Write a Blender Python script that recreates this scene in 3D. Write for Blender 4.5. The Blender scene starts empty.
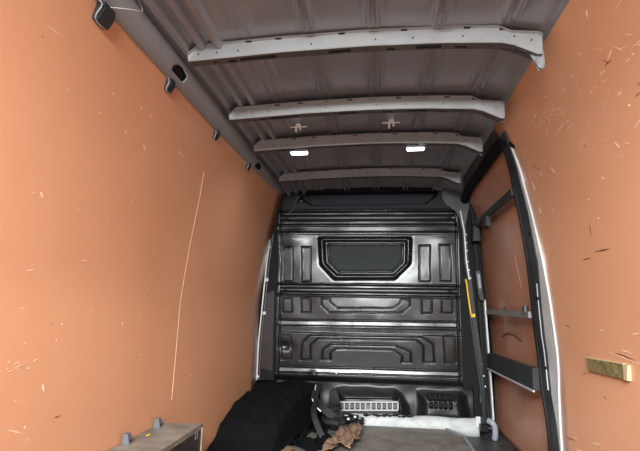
import bpy, bmesh, math, random
import numpy as np
from mathutils import Vector, Matrix

random.seed(4)
S = bpy.context.scene
COL = S.collection

# ------------------------------------------------------------------ camera
F = 475.0
dY = Vector((59, 84.5, F)).normalized()
dX = -Vector((-3850, 9.5, F)).normalized()
dX = (dX - dX.dot(dY) * dY).normalized()
dZ = dX.cross(dY)
if dZ.y > 0: dZ = -dZ
right = Vector((dX.x, dY.x, dZ.x)); down = Vector((dX.y, dY.y, dZ.y)); fwd = Vector((dX.z, dY.z, dZ.z))
cd = bpy.data.cameras.new('camera'); cam = bpy.data.objects.new('camera', cd); COL.objects.link(cam)
M3 = Matrix((right, -down, -fwd)).transposed()
cam.matrix_world = Matrix.Translation((0.04, 0.0, 0.86)) @ M3.to_4x4()
cd.sensor_width = 36; cd.lens = F / 640 * 36; cd.clip_start = 0.02
S.camera = cam

# ------------------------------------------------------------------ world + light through the open rear doors
S.view_settings.view_transform = 'Standard'; S.view_settings.look = 'None'
S.view_settings.exposure = 0.0; S.view_settings.gamma = 1.0; S.view_settings.use_curve_mapping = False
w = bpy.data.worlds.new('world'); S.world = w; w.use_nodes = True
w.node_tree.nodes['Background'].inputs[0].default_value = (0.80, 0.86, 1.0, 1)
w.node_tree.nodes['Background'].inputs[1].default_value = 0.9
def area(name, loc, rot, sx, sy, power, color):
    l = bpy.data.lights.new(name, 'AREA'); l.shape = 'RECTANGLE'; l.size = sx; l.size_y = sy
    l.energy = power; l.color = color
    o = bpy.data.objects.new(name, l); o.location = loc; o.rotation_euler = rot; COL.objects.link(o); return o
area('daylight_rear_opening', (-0.20, -1.6, 2.08), (math.radians(66), 0, math.radians(-5)), 1.5, 0.9, 500, (0.97, 1.0, 1.0))

# ------------------------------------------------------------------ materials
def mat(name, col, rough=0.5, metal=0.0, spec=0.5, emit=None, estr=0.0, noise=0.0, nscale=8.0, bump=0.0, bscale=60.0, speck=None, speck_scale=30.0, speck_thr=0.05, rnoise=0.0, coat=0.0, col2=None):
    m = bpy.data.materials.new(name); m.use_nodes = True
    nt = m.node_tree; b = nt.nodes['Principled BSDF']
    b.inputs['Base Color'].default_value = (*col, 1); b.inputs['Roughness'].default_value = rough
    b.inputs['Metallic'].default_value = metal; b.inputs['Specular IOR Level'].default_value = spec
    b.inputs['Coat Weight'].default_value = coat
    tc = nt.nodes.new('ShaderNodeTexCoord')
    def nz(scale, detail=4, seed=0):
        n = nt.nodes.new('ShaderNodeTexNoise'); n.inputs['Scale'].default_value = scale; n.inputs['Detail'].default_value = detail
        mp = nt.nodes.new('ShaderNodeMapping'); mp.inputs['Location'].default_value = (seed, seed * 2, seed * 3)
        nt.links.new(tc.outputs['Object'], mp.inputs[0]); nt.links.new(mp.outputs[0], n.inputs['Vector']); return n
    def mixc(fac, a, bcol):
        x = nt.nodes.new('ShaderNodeMix'); x.data_type = 'RGBA'
        if hasattr(fac, 'links'): nt.links.new(fac, x.inputs[0])
        else: x.inputs[0].default_value = fac
        if hasattr(a, 'links'): nt.links.new(a, x.inputs[6])
        else: x.inputs[6].default_value = (*a, 1)
        x.inputs[7].default_value = (*bcol, 1)
        return x.outputs[2]
    def ramp(src, lo, hi):
        r = nt.nodes.new('ShaderNodeMapRange'); r.inputs[1].default_value = lo; r.inputs[2].default_value = hi
        r.clamp = True; nt.links.new(src, r.inputs[0]); return r.outputs[0]
    cur = col
    if noise:
        c2 = col2 or tuple(c * (1 - noise) for c in col)
        cur = mixc(ramp(nz(nscale).outputs[0], 0.35, 0.68), col, c2)
    if speck:
        v = nz(speck_scale, 6, 3.3)
        cur = mixc(ramp(v.outputs[0], 1 - speck_thr, 1 - speck_thr + 0.03), cur, speck)
    if cur is not col: nt.links.new(cur, b.inputs['Base Color'])
    if rnoise:
        r = nt.nodes.new('ShaderNodeMapRange'); r.inputs[1].default_value = 0.3; r.inputs[2].default_value = 0.7
        r.inputs[3].default_value = max(0.02, rough - rnoise); r.inputs[4].default_value = min(1, rough + rnoise)
        nt.links.new(nz(nscale * 1.7, 5, 7.1).outputs[0], r.inputs[0]); nt.links.new(r.outputs[0], b.inputs['Roughness'])
    if bump:
        bp = nt.nodes.new('ShaderNodeBump'); bp.inputs['Strength'].default_value = bump; bp.inputs['Distance'].default_value = 0.01
        nt.links.new(nz(bscale, 5, 1.7).outputs[0], bp.inputs['Height']); nt.links.new(bp.outputs[0], b.inputs['Normal'])
    if emit:
        b.inputs['Emission Color'].default_value = (*emit, 1); b.inputs['Emission Strength'].default_value = estr
    return m
M = dict(
 orange=mat('orange_laminate', (0.62, 0.31, 0.175), 0.42, noise=0.05, nscale=2.2, rnoise=0.10, bump=0.03, bscale=9),
 door=mat('orange_door_laminate', (0.50, 0.24, 0.15), 0.38, noise=0.15, nscale=3, rnoise=0.1),
 roof=mat('grey_roof_steel', (0.33, 0.35, 0.39), 0.32, metal=0.5, noise=0.08, nscale=5, rnoise=0.03, bump=0.006, bscale=12),
 rib=mat('light_grey_painted_steel', (0.28, 0.30, 0.305), 0.42, metal=0.15, noise=0.12, nscale=12, rnoise=0.1),
 rail=mat('grey_rail_paint', (0.26, 0.285, 0.32), 0.42, noise=0.15, nscale=4, rnoise=0.1),
 cornersteel=mat('dull_corner_steel', (0.07, 0.072, 0.075), 0.4, metal=0.2, noise=0.35, nscale=14, rnoise=0.15),
 black=mat('black_plastic', (0.007, 0.007, 0.008), 0.5, spec=0.2, noise=0.2, nscale=10),
 blackgloss=mat('black_painted_steel', (0.009, 0.010, 0.010), 0.25, spec=0.5, noise=0.3, nscale=6, rnoise=0.05, speck=(0.10, 0.10, 0.10), speck_scale=55, speck_thr=0.22, bump=0.04, bscale=7),
 bar=mat('satin_black_rail', (0.010, 0.011, 0.011), 0.30, spec=0.5),
 seal=mat('black_rubber', (0.006, 0.0065, 0.007), 0.6, spec=0.15),
 dark=mat('dark_void', (0.004, 0.004, 0.005), 0.8),
 navy=mat('dark_blue_black_felt', (0.008, 0.009, 0.022), 0.7),
 silver=mat('bright_silver_edge', (0.70, 0.72, 0.73), 0.30, metal=0.25, noise=0.2, nscale=9),
 post=mat('dark_grey_door_post', (0.030, 0.034, 0.037), 0.42, spec=0.35, noise=0.3, nscale=10),
 barsteel=mat('grey_door_bar', (0.22, 0.23, 0.23), 0.40, metal=0.2, noise=0.3, nscale=14),
 white=mat('white_paint', (0.65, 0.66, 0.64), 0.45, noise=0.15, nscale=15),
 sill=mat('pale_sill_steel', (0.47, 0.50, 0.49), 0.5, noise=0.3, nscale=16, bump=0.02, bscale=25),
 yellow=mat('yellow_plastic', (0.75, 0.50, 0.02), 0.45),
 maroon=mat('brown_grey_sill_paint', (0.025, 0.017, 0.018), 0.45, spec=0.3, noise=0.3, nscale=10),
 cloth=mat('black_felt', (0.005, 0.0053, 0.0065), 0.95, spec=0.1, noise=0.35, nscale=40, bump=0.6, bscale=120),
 strap=mat('black_webbing', (0.014, 0.014, 0.016), 0.65, spec=0.3, noise=0.3, nscale=60),
 ply=mat('worn_grey_plywood', (0.20, 0.18, 0.15), 0.5, noise=0.45, nscale=11, bump=0.12, bscale=30, speck=(0.30, 0.28, 0.24), speck_scale=22, speck_thr=0.33),
 floor=mat('dark_floor_steel', (0.05, 0.05, 0.05), 0.5, noise=0.4, nscale=10),
 plyedge=mat('plywood_edge', (0.26, 0.18, 0.11), 0.6, noise=0.3, nscale=30),
 boxside=mat('dark_film_faced_board', (0.022, 0.02, 0.02), 0.45, noise=0.5, nscale=12),
 card=mat('brown_cardboard', (0.25, 0.155, 0.10), 0.75, noise=0.5, nscale=18, bump=0.2, bscale=30),
 cap=mat('blue_grey_plastic', (0.09, 0.10, 0.12), 0.5),
 flange=mat('shade_darkened_flange_steel', (0.11, 0.11, 0.11), 0.45, metal=0.3, noise=0.2, nscale=12),  # shade under the ribs is put into this darker steel colour
 header=mat('matte_black_header', (0.009, 0.009, 0.012), 0.55, spec=0.25),
 blank=mat('matte_window_blank', (0.016, 0.024, 0.020), 0.6, spec=0.25),
 lamp=mat('lit_lamp_lens', (0.9, 0.95, 1), 0.3, emit=(0.86, 0.93, 1.0), estr=14.0),
 lampbody=mat('lamp_body', (0.35, 0.36, 0.38), 0.4),
 chrome=mat('bright_zinc', (0.92, 0.93, 0.95), 0.3, metal=0.1),
 brass=mat('worn_gold_board', (0.30, 0.24, 0.10), 0.42, metal=0.25, noise=0.55, nscale=45, bump=0.3, bscale=90),
 palewood=mat('pale_wood_edge', (0.52, 0.42, 0.24), 0.55, noise=0.3, nscale=60),
 gouge_l=mat('pale_gouge', (0.74, 0.56, 0.40), 0.6),
 gouge_d=mat('dark_gouge', (0.13, 0.055, 0.035), 0.6),
 scuff=mat('pale_scuff', (0.76, 0.47, 0.34), 0.55),
 wire=mat('pale_wire', (0.60, 0.62, 0.60), 0.4),
 cable=mat('green_grey_cable', (0.05, 0.10, 0.08), 0.5),
 vent=mat('pale_vent_plastic', (0.42, 0.43, 0.42), 0.42),
 ventcell=mat('grey_vent_slot', (0.10, 0.105, 0.10), 0.5),
 foot=mat('black_foot_plastic', (0.007, 0.008, 0.008), 0.34, spec=0.35, noise=0.3, nscale=8, bump=0.05, bscale=12),
)

# ------------------------------------------------------------------ helpers
def wpos(o):
    v = Vector(o.location)
    while o.parent: o = o.parent; v += o.location
    return v
def link(name, me, m=None, parent=None, smooth=False):
    o = bpy.data.objects.new(name, me); COL.objects.link(o)
    if m: me.materials.append(M[m] if isinstance(m, str) else m)
    if parent: o.parent = parent
    if parent: o.location = -wpos(parent)      # meshes are written in world metres
    if smooth:
        for p in me.polygons: p.use_smooth = True
    return o
def build(name, bm, m, parent=None, smooth=False, bevel=0.0):
    if bevel:
        bmesh.ops.bevel(bm, geom=[e for e in bm.edges if e.is_manifold and e.calc_face_angle(0) > 0.5], offset=bevel, segments=2, affect='EDGES', clamp_overlap=True)
    bmesh.ops.recalc_face_normals(bm, faces=bm.faces)
    me = bpy.data.meshes.new(name); bm.to_mesh(me); bm.free()
    o = link(name, me, m, parent, smooth)
    return o
def thing(name, label, cat, loc, group=None):
    o = bpy.data.objects.new(name, None); COL.objects.link(o); o.location = loc; o.empty_display_size = 0.05
    o['label'] = label; o['category'] = cat
    if group: o['group'] = group
    return o
def tag(o, label, cat, group=None):
    o['label'] = label; o['category'] = cat
    if group: o['group'] = group
    return o
def struct(o): o['kind'] = 'structure'; return o
def box(bm, x0, x1, y0, y1, z0, z1):
    vs = [bm.verts.new((x, y, z)) for x in (x0, x1) for y in (y0, y1) for z in (z0, z1)]
    for f in ((0,1,3,2),(4,6,7,5),(0,4,5,1),(2,3,7,6),(0,2,6,4),(1,5,7,3)): bm.faces.new([vs[i] for i in f])
def BX(*a):
    bm = bmesh.new(); box(bm, *a); return bm
def prism(bm, pts, axis, a, b):
    """polygon pts in the two other axes, extruded along axis from a to b"""
    def P(p, t): return {'x': (t, p[0], p[1]), 'y': (p[0], t, p[1]), 'z': (p[0], p[1], t)}[axis]
    A = [bm.verts.new(P(p, a)) for p in pts]; B = [bm.verts.new(P(p, b)) for p in pts]
    n = len(pts)
    bm.faces.new(A); bm.faces.new(B[::-1])
    for i in range(n): bm.faces.new((A[i], B[i], B[(i+1) % n], A[(i+1) % n]))
def tube(bm, pts, r, n=10, flat=None, up=Vector((0, 0, 1))):
    """swept round tube, or a flat strap when flat=(half width, half thickness)"""
    pts = [Vector(p) for p in pts]; rings = []
    for i, p in enumerate(pts):
        t = (pts[min(i+1, len(pts)-1)] - pts[max(i-1, 0)]).normalized()
        u = t.cross(up[i] if isinstance(up, list) else up)
        if u.length < 1e-4: u = t.cross(Vector((1, 0, 0)))
        u.normalize(); v = u.cross(t)
        a, b = flat if flat else ((r[i] if isinstance(r, (list, tuple)) else r,) * 2)
        if flat: rings.append([bm.verts.new(p + u*a*sx + v*b*sy) for sx, sy in ((-1,-1),(1,-1),(1,1),(-1,1))])
        else: rings.append([bm.verts.new(p + u*a*math.cos(k*2*math.pi/n) + v*b*math.sin(k*2*math.pi/n)) for k in range(n)])
    for A, B in zip(rings, rings[1:]):
        for k in range(len(A)): bm.faces.new((A[k], A[(k+1) % len(A)], B[(k+1) % len(A)], B[k]))
    bm.faces.new(rings[0][::-1]); bm.faces.new(rings[-1])
def smooth_path(pts, n=8):
    pts = [Vector(p) for p in pts]; P = [pts[0]] + pts + [pts[-1]]; out = []
    for i in range(1, len(P) - 2):
        for k in range(n):
            t = k / n
            out.append(0.5 * ((2*P[i]) + (P[i+1]-P[i-1])*t + (2*P[i-1]-5*P[i]+4*P[i+1]-P[i+2])*t*t + (3*P[i]-P[i-1]-3*P[i+1]+P[i+2])*t**3))
    out.append(pts[-1]); return out
def grid_mesh(name, V, m, parent=None, smooth=True, keep=None, thick=0.0):
    """V: array (nu, nv, 3)"""
    nu, nv = V.shape[:2]
    idx = np.arange(nu*nv).reshape(nu, nv)
    q = np.stack([idx[:-1,:-1], idx[1:,:-1], idx[1:,1:], idx[:-1,1:]], -1)
    q = q[keep] if keep is not None else q.reshape(-1, 4)
    me = bpy.data.meshes.new(name); me.from_pydata(V.reshape(-1, 3).tolist(), [], q.tolist()); me.update()
    o = link(name, me, m, parent, smooth)
    if thick:
        md = o.modifiers.new('solid', 'SOLIDIFY'); md.thickness = abs(thick); md.offset = 1 if thick > 0 else -1
    return o
def sstep(a, b, x): 
    t = np.clip((x - a) / (b - a), 0, 1); return t*t*(3-2*t)
def sdf(poly, X, Z):
    """signed distance to a polygon, negative inside"""
    P = np.array(poly, float); d = np.full(X.shape, 1e9); ins = np.zeros(X.shape, bool)
    for i in range(len(P)):
        a, b = P[i], P[(i+1) % len(P)]
        e = b - a; wx, wz = X - a[0], Z - a[1]
        t = np.clip((wx*e[0] + wz*e[1]) / (e @ e), 0, 1)
        d = np.minimum(d, np.hypot(wx - e[0]*t, wz - e[1]*t))
        c = ((a[1] > Z) != (b[1] > Z)) & (X < (b[0]-a[0]) * (Z-a[1]) / (b[1]-a[1] + 1e-12) + a[0])
        ins ^= c
    return np.where(ins, -d, d)

# wall sections (z -> x), measured in metres
RP = [(0,.85),(.65,.85),(.92,.817),(1.33,.772),(1.56,.737),(1.73,.66),(1.84,.595),(1.9,.56)]
LP = [(0,-.905),(.9,-.90),(1.2,-.862),(1.44,-.826),(1.70,-.765),(1.82,-.735),(1.9,-.72)]
def sm(tab, z):
    # lightly smoothed piecewise profile
    zs, xs = [p[0] for p in tab], [p[1] for p in tab]
    return float(np.mean([np.interp(z + d, zs, xs) for d in (-.06, -.03, 0, .03, .06)]))
def XR(y, z): return sm(RP, z)
def XL(y, z): return sm(LP, z) + .045 * max(0, y - 2.1) / 1.5
XC = -0.035
# shapes pressed into the bulkhead and marks on the walls, in metres
LM = [[1.003,1.558,1.066,1.564],[1.007,1.527,1.011,1.527],[1.143,1.454,1.152,1.455],[1.3,1.451,1.31,1.452],[1.335,1.529,1.341,1.529],[1.502,1.556,1.511,1.552],[1.456,1.449,1.465,1.445],[1.564,1.552,1.595,1.553],[1.586,1.445,1.608,1.433],[1.149,1.157,1.162,1.144],[1.311,1.145,1.316,1.143],[1.474,1.145,1.486,1.144],[1.711,1.297,1.721,1.296],[1.624,1.349,1.632,1.347],[1.121,1.15,1.126,1.149],[1.164,0.945,1.193,0.95],[1.167,0.847,1.182,0.845],[1.328,0.848,1.342,0.845],[1.479,0.842,1.495,0.842],[1.296,0.802,1.301,0.799],[1.345,0.804,1.346,0.798],[1.326,0.758,1.331,0.755],[1.293,0.636,1.301,0.614],[1.358,0.532,1.385,0.532],[1.491,0.534,1.492,0.531],[1.192,0.609,1.199,0.607],[1.238,0.534,1.246,0.53],[1.845,0.995,1.855,0.992],[1.847,0.93,1.857,0.927],[1.807,0.823,1.832,0.818],[1.843,0.67,1.86,0.665],[1.83,0.614,1.838,0.61],[1.84,1.069,1.85,1.066],[2.018,0.838,2.028,0.838],[2.195,0.894,2.206,0.894],[2.225,1.138,2.238,1.135],[2.552,1.134,2.569,1.131],[2.369,0.832,2.382,0.832],[2.544,0.832,2.558,0.832],[2.651,0.726,2.667,0.719],[2.88,0.533,2.898,0.531],[2.53,0.584,2.531,0.579],[2.361,0.524,2.374,0.517],[1.685,0.799,1.694,0.787],[1.599,1.239,1.607,1.237],[1.849,1.515,1.921,1.503],[2.109,1.441,2.168,1.421],[2.573,1.465,2.591,1.463],[1.181,0.54,1.233,0.518],[1.39,0.997,1.421,0.997]]
RM = [[1.881,1.553,1.778,1.565],[1.781,1.534,1.732,1.538],[1.777,1.556,1.738,1.56],[1.42,1.617,1.398,1.598],[1.423,1.599,1.383,1.596],[1.331,1.56,1.309,1.56],[1.339,1.458,1.316,1.462],[1.383,1.457,1.376,1.448],[1.696,1.434,1.677,1.438],[1.828,1.686,1.795,1.678],[2.175,1.754,1.779,1.605],[2.065,1.716,1.835,1.638],[1.356,1.744,1.373,1.729],[1.245,1.651,1.315,1.604],[1.36,1.615,1.397,1.604],[1.758,1.018,1.736,1.016],[1.888,1.06,1.827,1.061],[1.779,1.077,1.668,1.074],[1.752,1.263,1.738,1.256],[1.707,1.186,1.701,1.181],[2.197,1.528,2.13,1.484],[2.239,1.34,2.229,1.31],[2.256,1.463,2.241,1.421],[1.691,1.652,1.663,1.646],[1.796,1.203,1.79,1.198],[1.945,1.284,1.938,1.278],[2.189,0.812,2.138,0.805],[1.861,0.808,1.841,0.801],[2.212,0.79,2.155,0.813],[1.644,0.797,1.594,0.806],[1.844,0.729,1.634,0.71],[1.785,0.731,1.66,0.72],[1.744,0.744,1.669,0.74],[2.007,0.715,1.996,0.701],[2.091,0.619,2.06,0.631],[1.926,0.567,1.896,0.561],[2.321,0.329,2.222,0.337],[2.241,0.348,2.188,0.354],[2.228,0.304,2.146,0.319],[2.053,0.373,1.984,0.384],[1.349,1.394,1.385,1.385],[1.607,1.659,1.579,1.655],[1.418,1.502,1.395,1.501],[1.316,1.483,1.306,1.484],[1.465,1.591,1.429,1.589],[1.776,1.173,1.783,1.138]]
DM = [[3.493,0.705,3.227,0.743],[3.227,0.743,3.007,0.729],[3.007,0.729,2.993,0.718],[3.3,0.464,3.252,0.457],[3.507,0.332,3.426,0.332],[2.868,0.397,2.741,0.429],[2.587,0.268,2.574,0.262],[3.358,0.855,3.334,0.888],[3.056,0.857,3.032,0.893]]
winO = [(-0.426,1.407),(0.288,1.407),(0.278,1.203),(0.159,1.083),(-0.298,1.077),(-0.407,1.19)]
winM = [(-0.387,1.383),(0.255,1.384),(0.249,1.203),(0.152,1.112),(-0.275,1.108),(-0.372,1.198)]
winI = [(-0.352,1.356),(0.225,1.357),(0.223,1.21),(0.148,1.135),(-0.26,1.131),(-0.345,1.206)]
v1 = [(-0.696,1.328),(-0.625,1.328),(-0.617,1.066),(-0.688,1.065)]
v2 = [(-0.551,1.328),(-0.483,1.328),(-0.477,1.068),(-0.544,1.067)]
v3 = [(0.343,1.342),(0.42,1.343),(0.416,1.078),(0.338,1.077)]
v4 = [(0.49,1.347),(0.566,1.347),(0.569,1.08),(0.494,1.079)]
s1 = [(-0.686,0.932),(-0.616,0.934),(-0.613,0.83),(-0.682,0.829)]
s2 = [(-0.544,0.936),(-0.475,0.937),(-0.473,0.833),(-0.541,0.832)]
s3 = [(0.351,0.946),(0.423,0.947),(0.424,0.846),(0.352,0.844)]
s4 = [(0.496,0.948),(0.573,0.949),(0.573,0.849),(0.495,0.847)]
tray = [(-0.391,0.936),(-0.328,0.937),(-0.322,0.909),(-0.272,0.869),(0.148,0.877),(0.192,0.909),(0.204,0.94),(0.267,0.941),(0.267,0.893),(0.213,0.844),(-0.332,0.834),(-0.39,0.889)]
l1 = [(-0.687,0.661),(-0.616,0.663),(-0.611,0.486),(-0.681,0.484)]
l2 = [(0.504,0.682),(0.583,0.684),(0.583,0.5),(0.508,0.498)]
archO = [(-0.539,0.484),(-0.531,0.614),(-0.472,0.67),(0.353,0.678),(0.43,0.629),(0.436,0.495),(0.353,0.493),(0.355,0.61),(0.306,0.647),(-0.411,0.639),(-0.463,0.594),(-0.46,0.486)]
archI = [(-0.382,0.489),(-0.376,0.568),(-0.313,0.609),(0.155,0.611),(0.269,0.572),(0.272,0.49),(0.202,0.488),(0.202,0.535),(0.133,0.572),(-0.276,0.57),(-0.312,0.541),(-0.312,0.491)]# ------------------------------------------------------------------ setting: floor, walls, ceiling
struct(build('floor', BX(-.98, 1.0, -.3, 3.9, -.02, .02), 'floor'))
# side walls: curved laminated panels with real thickness
def wall_sheet(name, fx, y0, y1, z0, z1, m, sgn, off=0.0, th=.02, parent=None, ny=24, nz=48):
    ys = np.linspace(y0, y1, ny); zs = np.linspace(z0, z1, nz)
    V = np.array([[(fx(y, z) + off, y, z) for z in zs] for y in ys])
    if sgn < 0: V = V[:, ::-1]
    o = grid_mesh(name, V, m, parent, True)
    md = o.modifiers.new('solid', 'SOLIDIFY'); md.thickness = th; md.offset = 1
    return o
WL = struct(wall_sheet('wall_left', XL, -.3, 3.58, .02, 1.80, 'orange', -1))
WR = struct(wall_sheet('wall_right', XR, -.3, 2.40, .02, 1.835, 'orange', 1))
# unseen body skin added behind the panels to block light leaks, header above the sliding door, steel behind the bulkhead
struct(build('trim_1', BX(-1.02, -.97, -.3, 3.9, -.02, 2.0), 'cornersteel'))
struct(build('trim_2', BX(.97, 1.02, -.3, 3.9, -.02, 2.0), 'cornersteel'))

RIBY = [1.55, 2.05, 2.50, 3.20]
def roofz(x):
    return np.interp(x, [-.98, -.74, -.62, -.3, 0, .45, .60, .75, .98], [1.77, 1.79, 1.817, 1.835, 1.842, 1.830, 1.808, 1.74, 1.66])
xs = np.concatenate([np.linspace(-.98, -.72, 8), np.linspace(-.715, .66, 300), np.linspace(.67, .98, 12)])
ys = np.unique(np.concatenate([np.linspace(-.3, 1.1, 30), np.linspace(1.1, 3.62, 230)]))
Xg, Yg = np.meshgrid(xs, ys, indexing='ij')
Zg = roofz(Xg)
ends = np.ones_like(Yg)
for ry in RIBY: ends *= 1 - 0.85 * (1 - sstep(.015, .06, np.abs(Yg - ry + .015)))
for xc in (-.43, -.205, .022, .245, .468):
    d = np.abs(Xg - xc)
    Zg = Zg - ends * (.020 * (1 - sstep(.016, .027, d)) - .017 * (1 - sstep(.005, .014, d))) * (0.35 if xc == -.43 else 1)
    Zg = Zg + ends * .004 * (1 - sstep(.0, .012, np.abs(d - .036)))
for xc in (-.665, -.605, -.545):
    Zg = Zg - .026 * (1 - sstep(.008, .022, np.abs(Xg - xc)))
Zg = Zg + ends * .003 * np.sin(Xg * 9 + 1) * np.sin(Yg * 4.3)
Zg = Zg - .045 * sstep(3.30, 3.60, Yg)
Zg = Zg - .006 * (1 - sstep(.0, .02, np.abs(Yg - 2.74)))
V = np.stack([Xg, Yg, Zg], -1)
roof = struct(grid_mesh('ceiling', V, 'roof', None, True, thick=.012))
struct(build('trim_3', BX(-1.02, 1.02, -.3, 3.95, 1.90, 1.94), 'cornersteel'))  # unseen roof slab added to stop light leaking in
struct(build('wall_front', BX(-.97, .97, 3.86, 3.92, -.02, 1.90), 'dark'))

# front roof edge: thin wavy flange over the bulkhead
bm = bmesh.new()
pts_t, pts_b = [], []
for i, x in enumerate(np.linspace(-.665, .452, 46)):
    z = np.interp(x, [-.665, -.03, .452], [1.783, 1.807, 1.800]); wv = .003 * math.sin(i * 1.1)
    pts_t.append((x, z + .012)); pts_b.append((x, z - .008 + wv))
pts_t += [(.47, 1.79), (.53, 1.785)]; pts_b += [(.468, 1.768), (.515, 1.765), (.515, 1.742), (.53, 1.742)]
prism(bm, pts_t + pts_b[::-1], 'y', 3.585, 3.592)
struct(build('trim_4', bm, 'rib'))
struct(build('trim_5', BX(-.73, .60, 3.592, 3.66, 1.785, 1.85), 'black'))

# right roof corner: grey pressed steel running down into the pillar, with clutter of small welds
bm = bmesh.new()
prism(bm, [(.515, 1.80), (.66, 1.88), (.80, 1.80), (.745, 1.70), (.70, 1.60), (.672, 1.47), (.652, 1.47), (.640, 1.54), (.61, 1.60), (.54, 1.652), (.515, 1.70)], 'y', 3.575, 3.60)
struct(build('trim_6', bm, 'cornersteel', bevel=.004))

# steel side above the sliding door opening, and the padded black header
hs = [(.595, 1.84), (.62, 1.81), (.66, 1.75), (.675, 1.735), (.72, 1.735), (.72, 1.90), (.595, 1.90)]
bm = bmesh.new(); prism(bm, hs, 'y', 2.34, 3.60); struct(build('trim_7', bm, 'cornersteel'))
bm = bmesh.new()
tube(bm, smooth_path([(.705, 2.30, 1.655), (.685, 2.36, 1.70), (.672, 2.50, 1.722), (.672, 2.9, 1.722), (.675, 3.4, 1.715), (.68, 3.60, 1.68)], 6), [min(.032, .014 + .0022*i) for i in range(31)], 12)
struct(build('trim_8', bm, 'seal', smooth=True))

# ------------------------------------------------------------------ marks in the laminate
def marks(name, table, fx, sgn, m, parent, wmin=.0012, wmax=.003, pick=None, off=0.0):
    bm = bmesh.new(); rnd = random.Random(7)
    for i, (y0, z0, y1, z1) in enumerate(table):
        if pick and not pick(i): continue
        L = math.hypot(y1-y0, z1-z0); wd = rnd.uniform(wmin, wmax)
        if L < .004: y1 += .006; z1 += .002; L = .007
        n = max(2, int(L / .01)); ty, tz = (y1-y0)/L, (z1-z0)/L
        prev = None; first = None
        for k in range(n + 1):
            t = k / n; ww = wd * (math.sin(math.pi * min(max(t, .08), .92))) * rnd.uniform(.6, 1.2)
            yc, zc = y0 + (y1-y0)*t, z0 + (z1-z0)*t + rnd.uniform(-1, 1) * .0012
            a, b = (yc - tz*ww, zc + ty*ww), (yc + tz*ww, zc - ty*ww)
            q = []
            for lift in (.0009, -.001):
                for (yy, zz) in (a, b): q.append(bm.verts.new((fx(yy, zz) - sgn*(lift) + off, yy, zz)))
            if prev:
                for f in ((0, 1), (1, 3), (3, 2), (2, 0)): bm.faces.new((prev[f[0]], prev[f[1]], q[f[1]], q[f[0]]))
            else: first = q
            prev = q
        for q in (first, prev): bm.faces.new((q[0], q[1], q[3], q[2]))
    o = build(name, bm, m, parent); o['kind'] = 'structure'; return o
DARKL = {1, 23, 19}
marks('scratch_marks', LM, XL, -1, 'gouge_l', WL, pick=lambda i: i not in DARKL)
marks('scratch_marks', LM, XL, -1, 'gouge_d', WL, pick=lambda i: i in DARKL)
DARKR = {3, 4, 6, 16, 17, 8, 31, 33, 34, 35, 36, 26, 20, 45, 43, 47}
marks('scratch_marks', RM, XR, 1, 'gouge_l', WR, pick=lambda i: i not in DARKR and i not in (10, 11, 13, 20))
marks('scratch_marks', RM, XR, 1, 'gouge_d', WR, pick=lambda i: i in DARKR)
rr = random.Random(3)
FR = []
for k in range(75):   # rub marks crowd the upper part of the right wall
    y, z = rr.uniform(1.15, 2.25), rr.gauss(1.52, .13)
    if z > 1.78 or z < .9: continue
    a = rr.uniform(-.9, .5); L = rr.uniform(.01, .05); FR.append((y, z, y + L*math.cos(a), z - L*math.sin(a)))
for k in range(60):   # a pale rubbed streak
    t = rr.random(); y = 2.12 - .36*t + rr.gauss(0, .015); z = 1.725 - .12*t + rr.gauss(0, .012); FR.append((y, z, y - rr.uniform(.01, .04), z - rr.uniform(.002, .014)))
marks('rub_marks', FR, XR, 1, 'scuff', WR, .0007, .002)
FL = []
for k in range(30):
    y, z = rr.uniform(1.0, 3.3), rr.uniform(.4, 1.6)
    a = rr.uniform(-.6, .6); L = rr.uniform(.004, .012); FL.append((y, z, y + L*math.cos(a), z + L*math.sin(a)))
for k in range(14):
    y, z = rr.gauss(1.18, .025), rr.gauss(.70, .008); FL.append((y, z, y + rr.uniform(.006, .02), z + rr.uniform(-.003, .003)))
marks('rub_marks', FL, XL, -1, 'scuff', WL, .0006, .0016)
# sheet joint in the left wall
bm = bmesh.new()
sp = [(XL(2.18, z) + .0006, float(np.interp(z, [.40, .70, .94, 1.15, 1.40, 1.51], [2.172, 2.184, 2.189, 2.183, 2.179, 2.157])), z) for z in np.linspace(.44, 1.51, 30)]
tube(bm, sp, .0008, 6); o = build('panel_joint', bm, 'gouge_l', WL); o['kind'] = 'structure'

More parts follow.
